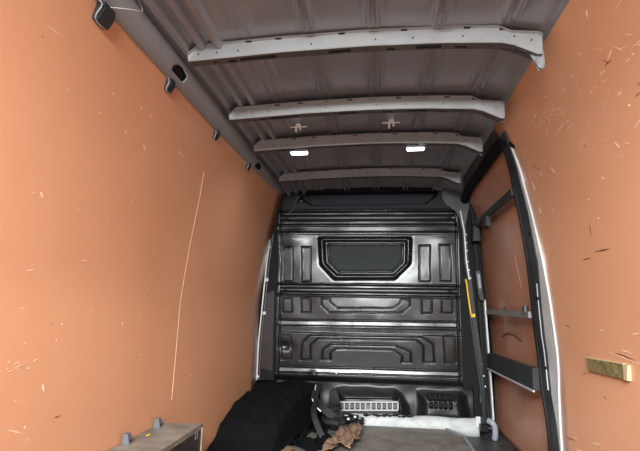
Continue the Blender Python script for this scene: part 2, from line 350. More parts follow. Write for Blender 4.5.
# ------------------------------------------------------------------ roof ribs
def make_rib(Y, dz, label, big):
    t = thing('roof_rib', label, 'roof rib', (XC, Y, 1.78), 'steel ribs across the van roof')
    xs = np.unique(np.concatenate([np.arange(-.66, .592, .008), [-.655, -.62, .45, .49, .575, .59]]))
    zt = np.interp(xs, [-.66, -.625, -.3, 0, .30, .45, .49, .575, .59], [1.762, 1.797, 1.813, 1.822, 1.819, 1.812, 1.790, 1.782, 1.772]) + dz
    zb = np.interp(xs, [-.66, -.3, 0, .25, .46, .50, .575, .59], [1.744, 1.764, 1.772, 1.770, 1.760, 1.749, 1.712, 1.712]) + dz
    dep = .040
    rows = [(np.full_like(xs, Y - .012), roofz(xs) + .0), (np.full_like(xs, Y - .010), zt + .003), (np.full_like(xs, Y), zt), (np.full_like(xs, Y + .004), zb + .004), (np.full_like(xs, Y + .007), zb)]
    for k in range(1, 7): rows.append((np.full_like(xs, Y + .007 + dep * k / 6), zb + (.0 if k < 6 else .0)))
    rows.append((np.full_like(xs, Y + .052), zb + .05)); rows.append((np.full_like(xs, Y + .065), roofz(xs)))
    rows = rows[1:]
    V = np.stack([np.stack([xs, r[0], np.minimum(r[1], roofz(xs) - .001)], -1) for r in rows], 1)
    keep = np.ones((len(xs) - 1, len(rows) - 1), bool); NF = 3
    xm = (xs[:-1] + xs[1:]) / 2
    for c, hw in ((-.40, .065), (-.10, .038), (.215, .042), (.085, .018), (.325, .020), (-.50, .018), (-.56, .008), (-.23, .006), (.43, .008), (.0, .006)):
        for k in ((5, 6, 7) if hw > .03 else (6, 7) if hw > .015 else (6,)): keep[np.abs(xm - c) < hw, k] = False
    keep[np.abs(xm - .535) < .026, 6:8] = False
    g = grid_mesh('rib_face', V[:, :NF+1][:, ::-1], 'rib', t, False, keep=keep[:, :NF][:, ::-1], thick=-.0015)
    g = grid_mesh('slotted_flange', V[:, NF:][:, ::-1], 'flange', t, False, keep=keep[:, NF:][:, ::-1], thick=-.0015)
    # dark slats stand in for the shade inside the slots
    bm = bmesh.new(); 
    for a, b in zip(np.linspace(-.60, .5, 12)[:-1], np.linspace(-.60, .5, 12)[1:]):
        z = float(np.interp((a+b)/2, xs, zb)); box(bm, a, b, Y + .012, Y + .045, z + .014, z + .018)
    build('slot_dark', bm, 'dark', t)
    for x in (-.62, -.55, -.47, -.2, .03, .16, .33, .50, .555):
        z = float(np.interp(x, xs, (zt + zb) / 2)) + (-.004 if x < .4 else .008)
        bm = bmesh.new(); tube(bm, [(x, Y - .0015, z), (x, Y + .006, z)], .0028 if big else .0024, 8, up=Vector((0, 0, 1)))
        build('bolt_hole', bm, 'dark', t)
    for x in (-.43, -.32, -.09, .13, .345):
        z = float(np.interp(x, xs, zt)); bm = BX(x - .011, x + .011, Y - .006, Y + .004, z - .002, z + .007)
        build('roof_pad', bm, 'black', t, bevel=.002)
    for x in (-.205, .022, .245, .468):
        z = float(np.interp(x, xs, zt)); bm = BX(x - .015, x + .015, Y - .002, Y + .004, z - .0, z + .009)
        build('swage_gap', bm, 'dark', t)
    # gusset running down on the right
    bm = bmesh.new(); o_ = dz
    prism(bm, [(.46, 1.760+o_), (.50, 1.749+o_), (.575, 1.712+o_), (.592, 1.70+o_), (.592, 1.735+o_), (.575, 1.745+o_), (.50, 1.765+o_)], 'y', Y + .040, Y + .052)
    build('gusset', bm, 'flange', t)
    return t
make_rib(1.55, .010, 'nearest and widest light grey steel rib across the roof, with slots along its underside', True)
make_rib(2.05, -.012, 'second light grey roof rib from the camera, ahead of the two lit lamps', False)
make_rib(2.50, -.012, 'third light grey roof rib, the one with the two lit white lamps just behind it', False)
make_rib(3.20, .002, 'farthest light grey roof rib, just before the dark top of the bulkhead', False)

# hook hanging off the nearest rib on the right
t = thing('corner_hook', 'grey steel hook hanging from the right end of the nearest roof rib', 'hook', (.585, 1.58, 1.74))
bm = bmesh.new(); prism(bm, [(.555, 1.735), (.600, 1.745), (.602, 1.70), (.590, 1.672), (.578, 1.672), (.572, 1.70)], 'y', 1.575, 1.583)
build('hook_plate', bm, 'rib', t, bevel=.002)
bm = bmesh.new(); tube(bm, smooth_path([(.578, 1.572, 1.722), (.574, 1.566, 1.70), (.578, 1.564, 1.682), (.590, 1.566, 1.676), (.598, 1.572, 1.69)], 4), .004, 8); build('hook_rod', bm, 'rail', t, True)

# ------------------------------------------------------------------ lamps
def lamp(x, y, z, label):
    t = thing('roof_lamp', label, 'lamp', (x, y, z + .02), 'lit white lamps under the roof')
    build('lamp_body', BX(x-.052, x+.052, y-.022, y+.028, z+.004, z+.024), 'lampbody', t, bevel=.003)
    bm = BX(x-.046, x+.046, y-.013, y+.023, z-.002, z+.006)
    build('lamp_lens', bm, 'lamp', t, bevel=.003)
    sl = bpy.data.lights.new('lamp_light', 'SPOT'); sl.energy = 5; sl.color = (.88, .95, 1.0); sl.spot_size = math.radians(160); sl.spot_blend = 1; sl.shadow_soft_size = 0
    so = bpy.data.objects.new('lamp_light', sl); COL.objects.link(so); so.parent = t; so.location = (0, 0, z - .006 - (z + .02))
    bm = bmesh.new(); tube(bm, [(x-.03, y, z+.02), (x-.03, y, 1.826)], .005, 8); build('lamp_bracket', bm, 'lampbody', t)
    bm = bmesh.new(); tube(bm, [(x+.03, y, z+.02), (x+.03, y, 1.826)], .005, 8); build('lamp_bracket', bm, 'lampbody', t)
lamp(-.415, 2.592, 1.742, 'lit white rectangular roof lamp on the left, under the third rib')
lamp(.245, 2.592, 1.752, 'lit white rectangular roof lamp on the right, under the third rib')
def clip(x, y, label):  # bright metal pieces added to imitate glints on the roof sheet
    t = thing('roof_glint', label, 'clip', (x, y, 1.83), 'added glint pieces on the roof sheet')
    z = float(roofz(x))
    bm = bmesh.new(); prism(bm, [(x-.012, z-.001), (x-.016, z-.045), (x-.008, z-.052), (x-.002, z-.02), (x+.004, z-.02), (x+.010, z-.04), (x+.016, z-.036), (x+.014, z-.001)], 'y', y, y+.012)
    build('glint_core', bm, 'chrome', t, bevel=.002)
    bm = bmesh.new(); tube(bm, [(x-.045, y+.02, z-.012), (x-.014, y+.004, z-.02)], .004, 6); build('glint_ray', bm, 'chrome', t); bm = bmesh.new(); tube(bm, [(x+.045, y+.02, z-.012), (x+.014, y+.004, z-.02)], .004, 6)
    build('glint_ray', bm, 'chrome', t)
clip(-.385, 2.36, 'added bright metal piece imitating a glint on the roof sheet just ahead of the left lamp')
clip(.105, 2.36, 'added bright metal piece imitating a glint on the roof sheet just ahead of the right lamp')

# ------------------------------------------------------------------ long grey trunking along the left roof edge
t = thing('roof_trunking', 'long rounded grey trunking rail along the top of the left orange wall', 'rail', (-.75, 1.8, 1.768))
ys = np.linspace(-.3, 3.52, 420); th = np.linspace(0, 2*math.pi, 161)
Yg, Tg = np.meshgrid(ys, th, indexing='ij')
cx_, cz_ = -.752, 1.768
R = .050 + .004 * np.cos(2 * (Tg - math.radians(-45)))
V = np.stack([cx_ + R*np.cos(Tg), Yg, cz_ + R*np.sin(Tg)], -1)
ym = (ys[:-1] + ys[1:]) / 2; tm = (th[:-1] + th[1:]) / 2
keep = np.ones((len(ym), len(tm)), bool)
for hy in (1.60, 2.80, .4):
    a = (tm - math.radians(318)) / math.radians(26); b = (ym - hy) / .055
    keep &= ~((a[None, :]**2 + b[:, None]**2 < 1) & (a[None, :] > -.55 + 0*b[:, None]))
g = grid_mesh('trunking_tube', V[:, ::-1], 'rail', t, True, keep=keep[:, ::-1], thick=-.003)
bm = bmesh.new(); tube(bm, [(cx_, -.28, cz_), (cx_, 3.50, cz_)], .040, 16); build('hole_dark', bm, 'dark', t)  # dark core stands in for shade inside the trunking holes
bm = bmesh.new(); tube(bm, [(cx_, 3.505, cz_), (cx_, 3.525, cz_)], .051, 24); build('end_cap', bm, 'rail', t, True)
bm = BX(-.80, -.715, -.3, 3.55, 1.80, 1.845); struct(build('trim_9', bm, 'cornersteel'))

def wall_clip(y, s, label):
    x = XL(y, 1.70); t = thing('trunking_clip', label, 'clip', (x, y, 1.70), 'black clips under the left trunking')
    bm = bmesh.new(); prism(bm, [(x-.012, 1.745), (x+.012+.012*s, 1.728), (x+.014+.010*s, 1.705-.01*s), (x+.004+.006*s, 1.685-.016*s), (x-.006, 1.688-.016*s)], 'y', y-.018*s, y+.018*s)
    build('clip_body', bm, 'post', t, bevel=.004)
    bm = bmesh.new(); tube(bm, smooth_path([(x+.006, y-.024*s, 1.722), (x+.018*s, y-.024*s, 1.70), (x+.004, y-.018*s, 1.683-.012*s), (x+.004, y+.02*s, 1.683-.012*s), (x+.012*s, y+.024*s, 1.70)], 4), .0028, 6)
    build('clip_wire', bm, 'rail', t, True)
wall_clip(1.17, 1.5, 'largest black clip under the left trunking, at the top edge of the photo')
wall_clip(1.62, .95, 'black clip under the left trunking beside its nearest dark hole')
wall_clip(2.15, .8, 'small black clip under the middle of the left trunking')
wall_clip(2.68, .75, 'small black clip under the left trunking beside its far dark hole')
bm = bmesh.new(); tube(bm, smooth_path([(-.735, 1.17, 1.715), (-.700, 1.20, 1.728), (-.688, 1.235, 1.745), (-.693, 1.27, 1.77), (-.705, 1.25, 1.80), (-.72, 1.15, 1.83)], 8), .0013, 6)
tag(build('loose_wire', bm, 'wire', smooth=True), 'thin pale wire looped under the left trunking beside the largest clip', 'wire')
tag(build('cable_tie', (lambda b: (tube(b, smooth_path([(-.735, 3.40, 1.73), (-.745, 3.42, 1.70), (-.80, 3.45, 1.692), (-.81, 3.46, 1.70)], 4), .004, 6), b)[1])(bmesh.new()), 'black', smooth=True), 'short black cable end at the far lower corner of the left trunking', 'cable')

# ------------------------------------------------------------------ bulkhead
B = thing('bulkhead', 'glossy black pressed steel bulkhead with a blanked window frame closing the van front', 'bulkhead', (-.05, 3.6, .02))
step = .0036
xs = np.arange(-.76, .640, step); zs = np.arange(.335, 1.80, step)
X, Z = np.meshgrid(xs, zs, indexing='ij')
H = np.zeros_like(X)
def inside(p, b): return 1 - sstep(-b, 0, sdf(p, X, Z))
def groove(p, w, d):
    global H
    H = H - d * (1 - sstep(w*.35, w, np.abs(sdf(p, X, Z))))
def rnd_poly(p): return p
H += .0035*np.sin(X*7+1.3)*np.sin(Z*9+.4) + .0012*np.sin(X*21+.3*np.sin(Z*8)) * np.cos(Z*17)
# horizontal folds
def fold(z, w, a):
    global H
    H = H + a * (1 - sstep(0, w, np.abs(Z - z)))
def lower(z0, z1, d, b=.010):
    global H
    H = H - d * sstep(z0 - b, z0, Z) * (1 - sstep(z1, z1 + b, Z))
lower(1.512, 1.598, .016, .012)
lower(.972, 1.036, .014, .012)
fold(1.612, .014, .007); fold(1.497, .014, .007); fold(1.047, .012, .005); fold(.960, .012, .005)
lower(.690, .722, .008, .012)
H -= .030 * (1 - sstep(.335, .385, Z)) ** 2
# blanked window
H0 = H.copy(); H = np.zeros_like(H)
H += .024 * inside(winO, .022); groove(winO, .008, .003)
H -= .026 * inside(winM, .012)
H += .016 * inside(winI, .016)
for _ in range(9):
    H[1:-1] = (H[:-2] + H[1:-1]*2 + H[2:]) / 4; H[:, 1:-1] = (H[:, :-2] + H[:, 1:-1]*2 + H[:, 2:]) / 4
H = H + H0
for p in (v1, v2, v3, v4): groove(p, .0065, .009); H -= .003 * inside(p, .01)
for p in (s1, s2, s3, s4): groove(p, .0065, .009)
groove(tray, .0065, .009)
H += .010 * inside(shelf := [(-.721,.775),(.603,.785),(.602,.742),(-.72,.730)], .008); H -= (Z - .757) * .12 * inside(shelf, .008); groove(shelf, .0065, .009)
for p in (l1, l2): groove(p, .0065, .009); H -= .003 * inside(p, .01)
H += .012 * inside(archO, .012); groove(archO, .006, .007)
H += .012 * inside(archI, .012); groove(archI, .006, .007)
bot = [(-.715,.436),(.614,.444),(.616,.402),(-.712,.392)]
H += (.014 - (Z - .418) * .21) * inside(bot, .008); groove(bot, .007, .010)
# dents
for (dx, dz, r, a) in ((-.63, 1.40, .10, .010), (-.66, .58, .05, -.012), (.52, 1.40, .09, .006), (-.44, .39, .03, .008), (-.20, .82, .2, .003), (.1, .55, .18, .004)):
    H += a * np.exp(-((X-dx)**2 + ((Z-dz)*1.6)**2) / r**2)
fold(1.435, .02, .004)
# side flanges
xl = np.interp(Z, [.335, .99, 1.0, 1.21, 1.48, 1.8], [-.722, -.726, -.724, -.722, -.742, -.745]); xr = np.interp(Z, [.335, 1.49, 1.8], [.622, .632, .60])
H -= .012 * (1 - sstep(.0, .010, np.abs(X - xl - .018))) ; H -= .012 * (1 - sstep(.0, .010, np.abs(X - xr + .016)))
# top pocket
recess = [(-.60, 1.775), (.50, 1.775), (.48, 1.72), (.40, 1.661), (-.475, 1.652), (-.57, 1.70)]
H -= .085 * inside(recess, .020)
H -= .020 * sstep(1.77, 1.80, Z)
V = np.stack([X, 3.6 - H, Z], -1)
xm, zm = (X[:-1,:-1] + X[1:,1:]) / 2, (Z[:-1,:-1] + Z[1:,1:]) / 2
keep = (xm > np.interp(zm, [.335, 1.8], [-.735, -.76])) & (xm < np.interp(zm, [.335, 1.8], [.634, .636]))
wi = sdf(winI, xm, zm) < -.010
grid_mesh('window_blank', V, 'blank', B, True, keep=keep & wi, thick=-.004)
keep &= ~wi
hd = zm > 1.622
grid_mesh('header_panel', V, 'header', B, True, keep=keep & hd, thick=-.004)
keep &= ~hd
grid_mesh('pressed_panel', V, 'blackgloss', B, True, keep=keep, thick=-.004)
build('pocket_lining', BX(-.50, .40, 3.676, 3.684, 1.672, 1.755), 'navy', B)
def lash_rail(x0, x1, z0, z1, zr0, zr1, name):
    # long dark channel strip with a raised lip top and bottom and a slot at each end
    bm = bmesh.new(); sec = [(0, 0), (.012, 0), (.016, .006), (.010, .012), (.005, .020), (.005, .030), (.010, .038), (.016, .044), (.012, .050), (0, .050)]
    h = (z1 - z0) / .050
    A = [bm.verts.new((x0, 3.606 - d, z0 + u*h)) for d, u in sec]; C = [bm.verts.new((x1, 3.606 - d, zr0 + u*(zr1-zr0)/.05)) for d, u in sec]
    bm.faces.new(A); bm.faces.new(C[::-1])
    for i in range(len(sec)): j = (i+1) % len(sec); bm.faces.new((A[i], C[i], C[j], A[j]))
    r = build(name, bm, 'bar', B)
    for x, z in ((x0 + .045, (z0+z1)/2), (x1 - .05, (zr0+zr1)/2)):
        bm = bmesh.new(); tube(bm, [(x-.012, 3.598, z), (x+.012, 3.598, z)], .006, 10); build('rail_slot', bm, 'dark', r)
        bm = bmesh.new(); tube(bm, [(x+.03, 3.603, z), (x+.03, 3.594, z)], .006, 10); build('rail_bolt', bm, 'rib' if x > 0 and z > 1.2 else 'bar', r)
    return r
lash_rail(-.725, .615, 1.530, 1.583, 1.528, 1.580, 'lashing_rail')
lash_rail(-.712, .607, .980, 1.022, .984, 1.026, 'lashing_rail')
for z, hgt in ((1.603, .014), (1.506, .014), (1.045, .010), (.962, .010)):
    for x in (-.40, -.13, .15, .42):
        for d in (-.010, .010):
            build('rivet_tab', BX(x+d-.0045, x+d+.0045, 3.588, 3.600, z-hgt/2, z+hgt/2), 'dark', B)
for k in range(15):
    x = -.67 + k*.086; z = .757 + .004*math.sin(k)
    bm = bmesh.new(); tube(bm, [(x, 3.592, z), (x, 3.586, z)], .0035, 8); build('screw_hole', bm, 'dark', B)
for x, z in ((-.660, 1.305), (.530, 1.322)):
    bm = bmesh.new(); tube(bm, [(x, 3.612, z), (x, 3.600, z)], .005, 8); build('screw_hole', bm, 'dark', B)
for x, z in ((.47, .372), (.50, .366), (.555, .37), (.08, .366), (.0, .362), (-.27, .40), (-.10, .41)):
    build('paint_chip', BX(x-.006, x+.008, 3.600 + (.02 if z < .375 else -.016), 3.606 + (.02 if z < .375 else -.016), z-.004, z+.004), 'white', B)

# lower foot of the bulkhead: moulded black plastic set back under the panel
step = .004
xs = np.arange(-.86, .80, step); zs = np.arange(.02, .40, step)
X, Z = np.meshgrid(xs, zs, indexing='ij'); H = .03 * (1 - sstep(.02, .34, Z))
fl = [(-.301,.290),(-.27,.305),(-.207,.318),(.153,.315),(.205,.285),(.262,.20),(.285,.05),(-.31,.05)]
fr = [(.30,.31),(.62,.312),(.665,.28),(.70,.05),(.29,.05)]
H += .045 * inside(fl, .10); H += .045 * inside(fr, .10)
rec = [(-.262,.228),(.182,.238),(.195,.145),(-.262,.128)]
H -= .022 * inside(rec, .010)
cells = np.zeros_like(X, bool)
for c in range(5):
    for (z0, z1) in ((.234, .280), (.182, .222)):
        p = [(.392+c*.034, z0), (.392+c*.034+.025, z0), (.392+c*.034+.025, z1), (.392+c*.034, z1)]
        H -= .045 * inside(p, .003); cells |= sdf(p, X, Z) < .001
H += .0015*np.sin(X*30)*np.sin(Z*40)
V = np.stack([X, 3.66 - H, Z], -1)
fo = grid_mesh('foot_panel', V, 'foot', B, True, thick=-.004)
fo.data.materials.append(M['dark'])  # vent cells coloured dark in place of recess shade
cm = cells[:-1,:-1].reshape(-1)
for i in np.nonzero(cm)[0]: fo.data.polygons[int(i)].material_index = 1
# left vent: pale grille of eleven slots
bm = bmesh.new(); x0, x1 = -.248, .172
zz = lambda x, t: (.140 + (x-x0)/(x1-x0)*.017) + t*(.066 + 0*(x-x0))
n = 11; cw = (x1-x0)/n
def sheared(xa, xb, ta, tb):
    vs = [bm.verts.new((x, y, zz(x, tt))) for x, tt in ((xa, ta), (xb, ta), (xb, tb), (xa, tb)) for y in (3.583, 3.590)]
    for f in ((0,2,4,6),(1,7,5,3),(0,1,3,2),(2,3,5,4),(4,5,7,6),(6,7,1,0)): bm.faces.new([vs[i] for i in f])
sheared(x0, x1, 0, .16); sheared(x0, x1, .84, 1)
for k in range(n+1): sheared(x0+k*cw-.005, x0+k*cw+.005, .16, .84)
vg = build('vent_grille', bm, 'vent', B)
for k in range(n):
    if k == 5: continue
    a = x0+k*cw+.009; bm = bmesh.new(); sheared(a, a+cw-.018, .26, .74)
    bmesh.ops.translate(bm, verts=bm.verts, vec=(0, .004, 0)); build('vent_slot', bm, 'ventcell', vg)
# ragged foam between foot and sill
bm = bmesh.new(); rr = random.Random(8)
for k in range(16):
    x = -.05 + k*.021 + rr.uniform(-.006, .006); r = rr.uniform(.006, .013)
    bmesh.ops.create_icosphere(bm, subdivisions=2, radius=r, matrix=Matrix.Translation((x, 3.565, .128 + rr.uniform(-.004, .006))) @ Matrix.Diagonal((1.6, .8, .8, 1)))
build('foam_strip', bm, 'black', B, True)

# pale sill below the foot, and floor boards
bm = bmesh.new(); prism(bm, [(3.548, .02), (3.552, .066), (3.560, .10), (3.574, .128), (3.60, .134), (3.62, .02)], 'x', -.30, .72)
bmesh.ops.subdivide_edges(bm, edges=[e for e in bm.edges if abs(e.verts[0].co.x-e.verts[1].co.x) > .5], cuts=60)
for v in bm.verts: v.co.y += .002*math.sin(v.co.x*9) + .003*max(0, math.sin(v.co.x*23))**8; v.co.z += .003*math.sin(v.co.x*19)*(v.co.z > .05)
tag(build('floor_sill', bm, 'sill', smooth=True), 'pale scuffed steel sill strip along the foot of the black bulkhead', 'sill')
bm = bmesh.new(); prism(bm, [(-.90, -.3), (.58, -.3), (.58, 3.38), (.50, 3.54), (-.90, 3.54)], 'z', .02, .06)
tag(build('floor_board', bm, 'ply', bevel=.002), 'worn grey plywood load floor board in front of the bulkhead', 'board')
bm = bmesh.new(); prism(bm, [(.575, -.3), (.592, -.3), (.592, 3.385), (.505, 3.552), (.49, 3.545), (.575, 3.38)], 'z', .05, .068)
tag(build('edge_trim', bm, 'rail', bevel=.002), 'grey metal trim strip along the right edge of the plywood floor', 'trim')
tag(build('paper_label', BX(.700, .742, 3.556, 3.560, .085, .150), 'white'), 'small white paper label at the lower right corner of the bulkhead', 'label')

# ------------------------------------------------------------------ left pillar
pl_in = [(-.745,1.60),(-.752,1.478),(-.730,1.211),(-.735,.996),(-.735,.696),(-.727,.335)]
pl_out = [(-.772,1.60),(-.795,1.42),(-.818,1.21),(-.838,.919),(-.857,.62),(-.862,.335)]
def strip(bm, a, b, y0, y1):
    for i in range(len(a)-1): prism(bm, [a[i], a[i+1], b[i+1], b[i]], 'y', y0, y1)
    bmesh.ops.remove_doubles(bm, verts=bm.verts, dist=1e-5)
P1 = bmesh.new(); strip(P1, pl_in, pl_out, 3.575, 3.62); PL = struct(build('trim_10', P1, 'seal'))
bm = bmesh.new(); prism(bm, [(-.748, .99), (-.805, .97), (-.832, .60), (-.828, .42), (-.742, .40)], 'y', 3.568, 3.576); struct(build('inset_panel', bm, 'maroon', PL, bevel=.002))
bm = bmesh.new(); o2 = [(x+.009, z) for x, z in pl_out]; strip(bm, o2, pl_out, 3.562, 3.575); struct(build('edge_strip', bm, 'silver', PL))
bm = bmesh.new(); o3 = [(x+.022, z) for x, z in pl_out[1:]]; o4 = [(x+.025, z) for x, z in pl_out[1:]]; strip(bm, o3, o4, 3.560, 3.578); struct(build('seal_strip', bm, 'barsteel', PL))
for x, z, s in ((-.798, 1.32, .008), (-.806, 1.071, .011), (-.818, .821, .011), (-.846, .36, .008)):
    struct(build('fixing_tab', BX(x-s, x+s, 3.556, 3.568, z-s, z+s), 'white', PL, bevel=.002))

# ------------------------------------------------------------------ right pillar
pr = [(.632,1.60),(.655,1.45),(.663,1.22),(.680,1.089),(.700,.83),(.720,.627),(.748,.388),(.775,.02)]
ro = [(.735,1.72),(.768,1.573),(.785,1.236),(.790,.946),(.803,.567),(.812,.30),(.818,.02)]
bm = bmesh.new(); prism(bm, [(.628,1.60),(.70,1.70)] + ro + [(.70,.02),(.70,.33),(.628,.33)], 'y', 3.60, 3.64); PR = struct(build('trim_11', bm, 'seal'))
bm = bmesh.new(); strip(bm, pr, [(x+.030, z) for x, z in pr], 3.578, 3.602); struct(build('seal_carrier', bm, 'post', PR, bevel=.003))
bm = bmesh.new(); strip(bm, [(x+.008, z) for x, z in pr[:4]], [(x+.015, z) for x, z in pr[:4]], 3.566, 3.580); struct(build('bright_strip', bm, 'silver', PR))
bm = bmesh.new(); strip(bm, [(x-.012, z) for x, z in pr[3:]], [(x-.002, z) for x, z in pr[3:]], 3.585, 3.602); struct(build('cable_channel', bm, 'post', PR))
for z in (1.42, 1.36, 1.30, 1.22, 1.16, 1.10, .78, .70, .60, .50, .42, .35):
    x = float(np.interp(z, [p[1] for p in pr[::-1]], [p[0] for p in pr[::-1]])) + .022
    struct(build('rivet', BX(x-.004, x+.004, 3.562, 3.580, z-.005, z+.005), 'wire' if z > 1 or z < .45 else 'cap', PR, bevel=.001))
bm = bmesh.new(); strip(bm, [(x-.045, z) for x, z in ro], [(x-.028, z) for x, z in ro], 3.570, 3.602); struct(build('door_seal', bm, 'black', PR, bevel=.004))
bm = bmesh.new(); strip(bm, [(x-.003, z) for x, z in ro[3:]], [(x+.008, z) for x, z in ro[3:]], 3.560, 3.60); struct(build('painted_edge', bm, 'silver', PR))
bm = bmesh.new(); strip(bm, [(x-.003, z) for x, z in ro[:2]], [(x+.005, z) for x, z in ro[:2]], 3.560, 3.60); struct(build('painted_edge', bm, 'silver', PR))
for z in (.27, .12):
    struct(build('catch', BX(.730, .748, 3.555, 3.578, z-.03, z+.03), 'post', PR, bevel=.003))
# grey box latch beside the pillar
t = thing('door_latch', 'dark grey rectangular latch housing on the right pillar beside the yellow rod', 'latch', (.76, 3.55, 1.04))
bm = bmesh.new(); prism(bm, [(.728,1.150),(.762,1.150),(.772,1.02),(.785,.935),(.755,.945),(.742,.99)], 'y', 3.53, 3.575); build('latch_body', bm, 'post', t, bevel=.004)
bm = bmesh.new(); prism(bm, [(.740,1.130),(.756,1.130),(.764,1.03),(.748,1.02)], 'y', 3.524, 3.532); build('latch_plate', bm, 'rail', t, bevel=.002)
t = thing('yellow_rod', 'thin bright yellow rod clipped upright to the right pillar', 'rod', (.68, 3.57, .96))
bm = bmesh.new(); tube(bm, smooth_path([(.664, 3.565, 1.092), (.669, 3.560, 1.06), (.678, 3.560, .97), (.688, 3.560, .88), (.694, 3.562, .842), (.702, 3.566, .832)], 5), .0065, 10); build('rod', bm, 'yellow', t, True)
build('end_clip', BX(.694, .722, 3.560, 3.576, .822, .846), 'yellow', t, bevel=.003)

# ------------------------------------------------------------------ sliding door seen through its opening
D = struct(wall_sheet('door_1', XR, 2.42, 3.86, .02, 1.76, 'door', 1, off=.035, th=.02))
def rail_bar(name, x, z0, z1, ya, yb, m, dz=0, th=.03):
    bm = bmesh.new(); prism(bm, [(x, z0), (x+th, z0-.002), (x+th, z1+.002), (x, z1)], 'y', ya, yb)
    for v in bm.verts:
        if v.co.y > (ya+yb)/2: v.co.z += dz
    return struct(build(name, bm, m, D, bevel=.004))
rail_bar('upper_bar', .722, 1.460, 1.495, 2.50, 3.66, 'post', 0, .025)
rail_bar('middle_bar', .795, .836, .866, 2.575, 3.70, 'barsteel', .012)
rail_bar('lower_bar', .800, .482, .588, 2.575, 3.70, 'post', -.012)
rail_bar('bar_lip', .796, .474, .482, 2.575, 3.70, 'silver', -.012, .01)
bm = bmesh.new(); prism(bm, [(.712,1.40),(.74,1.39),(.74,1.46),(.715,1.46)], 'y', 3.06, 3.16); struct(build('bar_bracket', bm, 'post', D, bevel=.006))
bm = bmesh.new(); prism(bm, [(.712,1.36),(.76,1.36),(.75,1.47),(.715,1.47)], 'y', 3.46, 3.58); struct(build('bar_bracket', bm, 'post', D, bevel=.006))
bm = bmesh.new(); tube(bm, [(.79, 2.60, .862), (.79, 2.60, .895)], .016, 12); struct(build('bar_stop', bm, 'post', D, bevel=.002))
for y in (3.05, 3.35):
    bm = bmesh.new(); tube(bm, [(.80, y, .862), (.80, y+.012, .895)], .004, 8); struct(build('bar_pin', bm, 'post', D))
marks('scratch_marks', DM, XR, 1, 'gouge_d', D, .0015, .003, off=.035)
DF = [(2.62, .70, 2.60, .75), (3.0, .50, 3.03, .47), (3.24, 1.44, 3.22, 1.40), (2.86, 1.2, 2.84, 1.0), (2.7, .60, 2.72, .52), (2.9, 1.62, 2.93, 1.63), (3.1, 1.08, 3.14, 1.10)]
marks('rub_marks', DF, XR, 1, 'scuff', D, .001, .002, off=.035)
bm = bmesh.new(); tube(bm, [(XR(y, z)+.033, y, z) for y, z in [(3.46 - .050*k, .695 + .030*math.sin(math.pi*k/9)) for k in range(10)]], .006, 6); struct(build('skid_mark', bm, 'gouge_d', D))

# rear door post: dark post with bright silver edge, following the wall curve
def post_strip(name, ya, yb, z0, z1, off, th, m, parent=None, n=40):
    bm = bmesh.new(); rows = []
    for z in np.linspace(z0, z1, n):
        a, b = ya(z), yb(z); x = XR(2.4, z) - off
        rows.append([bm.verts.new(c) for c in ((x, a, z), (x, b, z), (x+th, b, z), (x+th, a, z))])
    for A, C in zip(rows, rows[1:]):
        for k in range(4): bm.faces.new((A[k], A[(k+1)%4], C[(k+1)%4], C[k]))
    bm.faces.new(rows[0]); bm.faces.new(rows[-1][::-1])
    return build(name, bm, m, parent, bevel=.003)
zt_ = [.02, .258, .367, .486, .607, .742, .919, 1.10, 1.32, 1.504, 1.622, 1.706, 1.75]
yo_ = [2.365, 2.368, 2.366, 2.360, 2.345, 2.325, 2.30, 2.30, 2.335, 2.36, 2.34, 2.30, 2.28]
ym_ = [2.375, 2.381, 2.398, 2.440, 2.455, 2.450, 2.405, 2.355, 2.365, 2.385, 2.352, 2.305, 2.285]
yi_ = [2.49, 2.499, 2.515, 2.56, 2.58, 2.575, 2.53, 2.495, 2.49, 2.49, 2.43, 2.38, 2.36]
Yo = lambda z: float(np.interp(z, zt_, yo_)); Ym = lambda z: float(np.interp(z, zt_, ym_)); Yi = lambda z: float(np.interp(z, zt_, yi_))
PO = struct(post_strip('trim_12', Ym, Yi, .02, 1.73, .012, .05, 'post'))
struct(post_strip('silver_edge', Yo, Ym, .02, 1.66, .008, .03, 'silver', PO))
struct(post_strip('post_seal', lambda z: Yi(z)-.012, lambda z: Yi(z)+.006, .02, 1.71, .020, .03, 'black', PO))
struct(post_strip('post_crease', lambda z: Ym(z)+.03, lambda z: Ym(z)+.036, .50, 1.0, .0145, .01, 'silver', PO))
for z in (1.24, .93, .60):
    y = Ym(z)+.035; x = XR(2.4, z)-.016
    bm = bmesh.new(); tube(bm, [(x, y, z), (x+.008, y, z)], .009, 10); struct(build('plug', bm, 'black', PO))

# hinge roller at the foot of the door
t = thing('door_roller', 'grey rounded roller arm with black block at the lower front corner of the sliding door', 'roller', (.79, 3.45, .02))
bm = bmesh.new(); tube(bm, smooth_path([(.800, 3.47, -.0+.03), (.803, 3.46, .06), (.800, 3.455, .11), (.785, 3.46, .135), (.765, 3.48, .142)], 6), .020, 12, flat=None); build('roller_arm', bm, 'rail', t, True)
build('latch_block', BX(.715, .765, 3.48, 3.53, .070, .112), 'black', t, bevel=.004)
bm = bmesh.new(); tube(bm, [(.762, 3.50, .090), (.79, 3.495, .090)], .017, 12); build('roller', bm, 'black', t, bevel=.002)

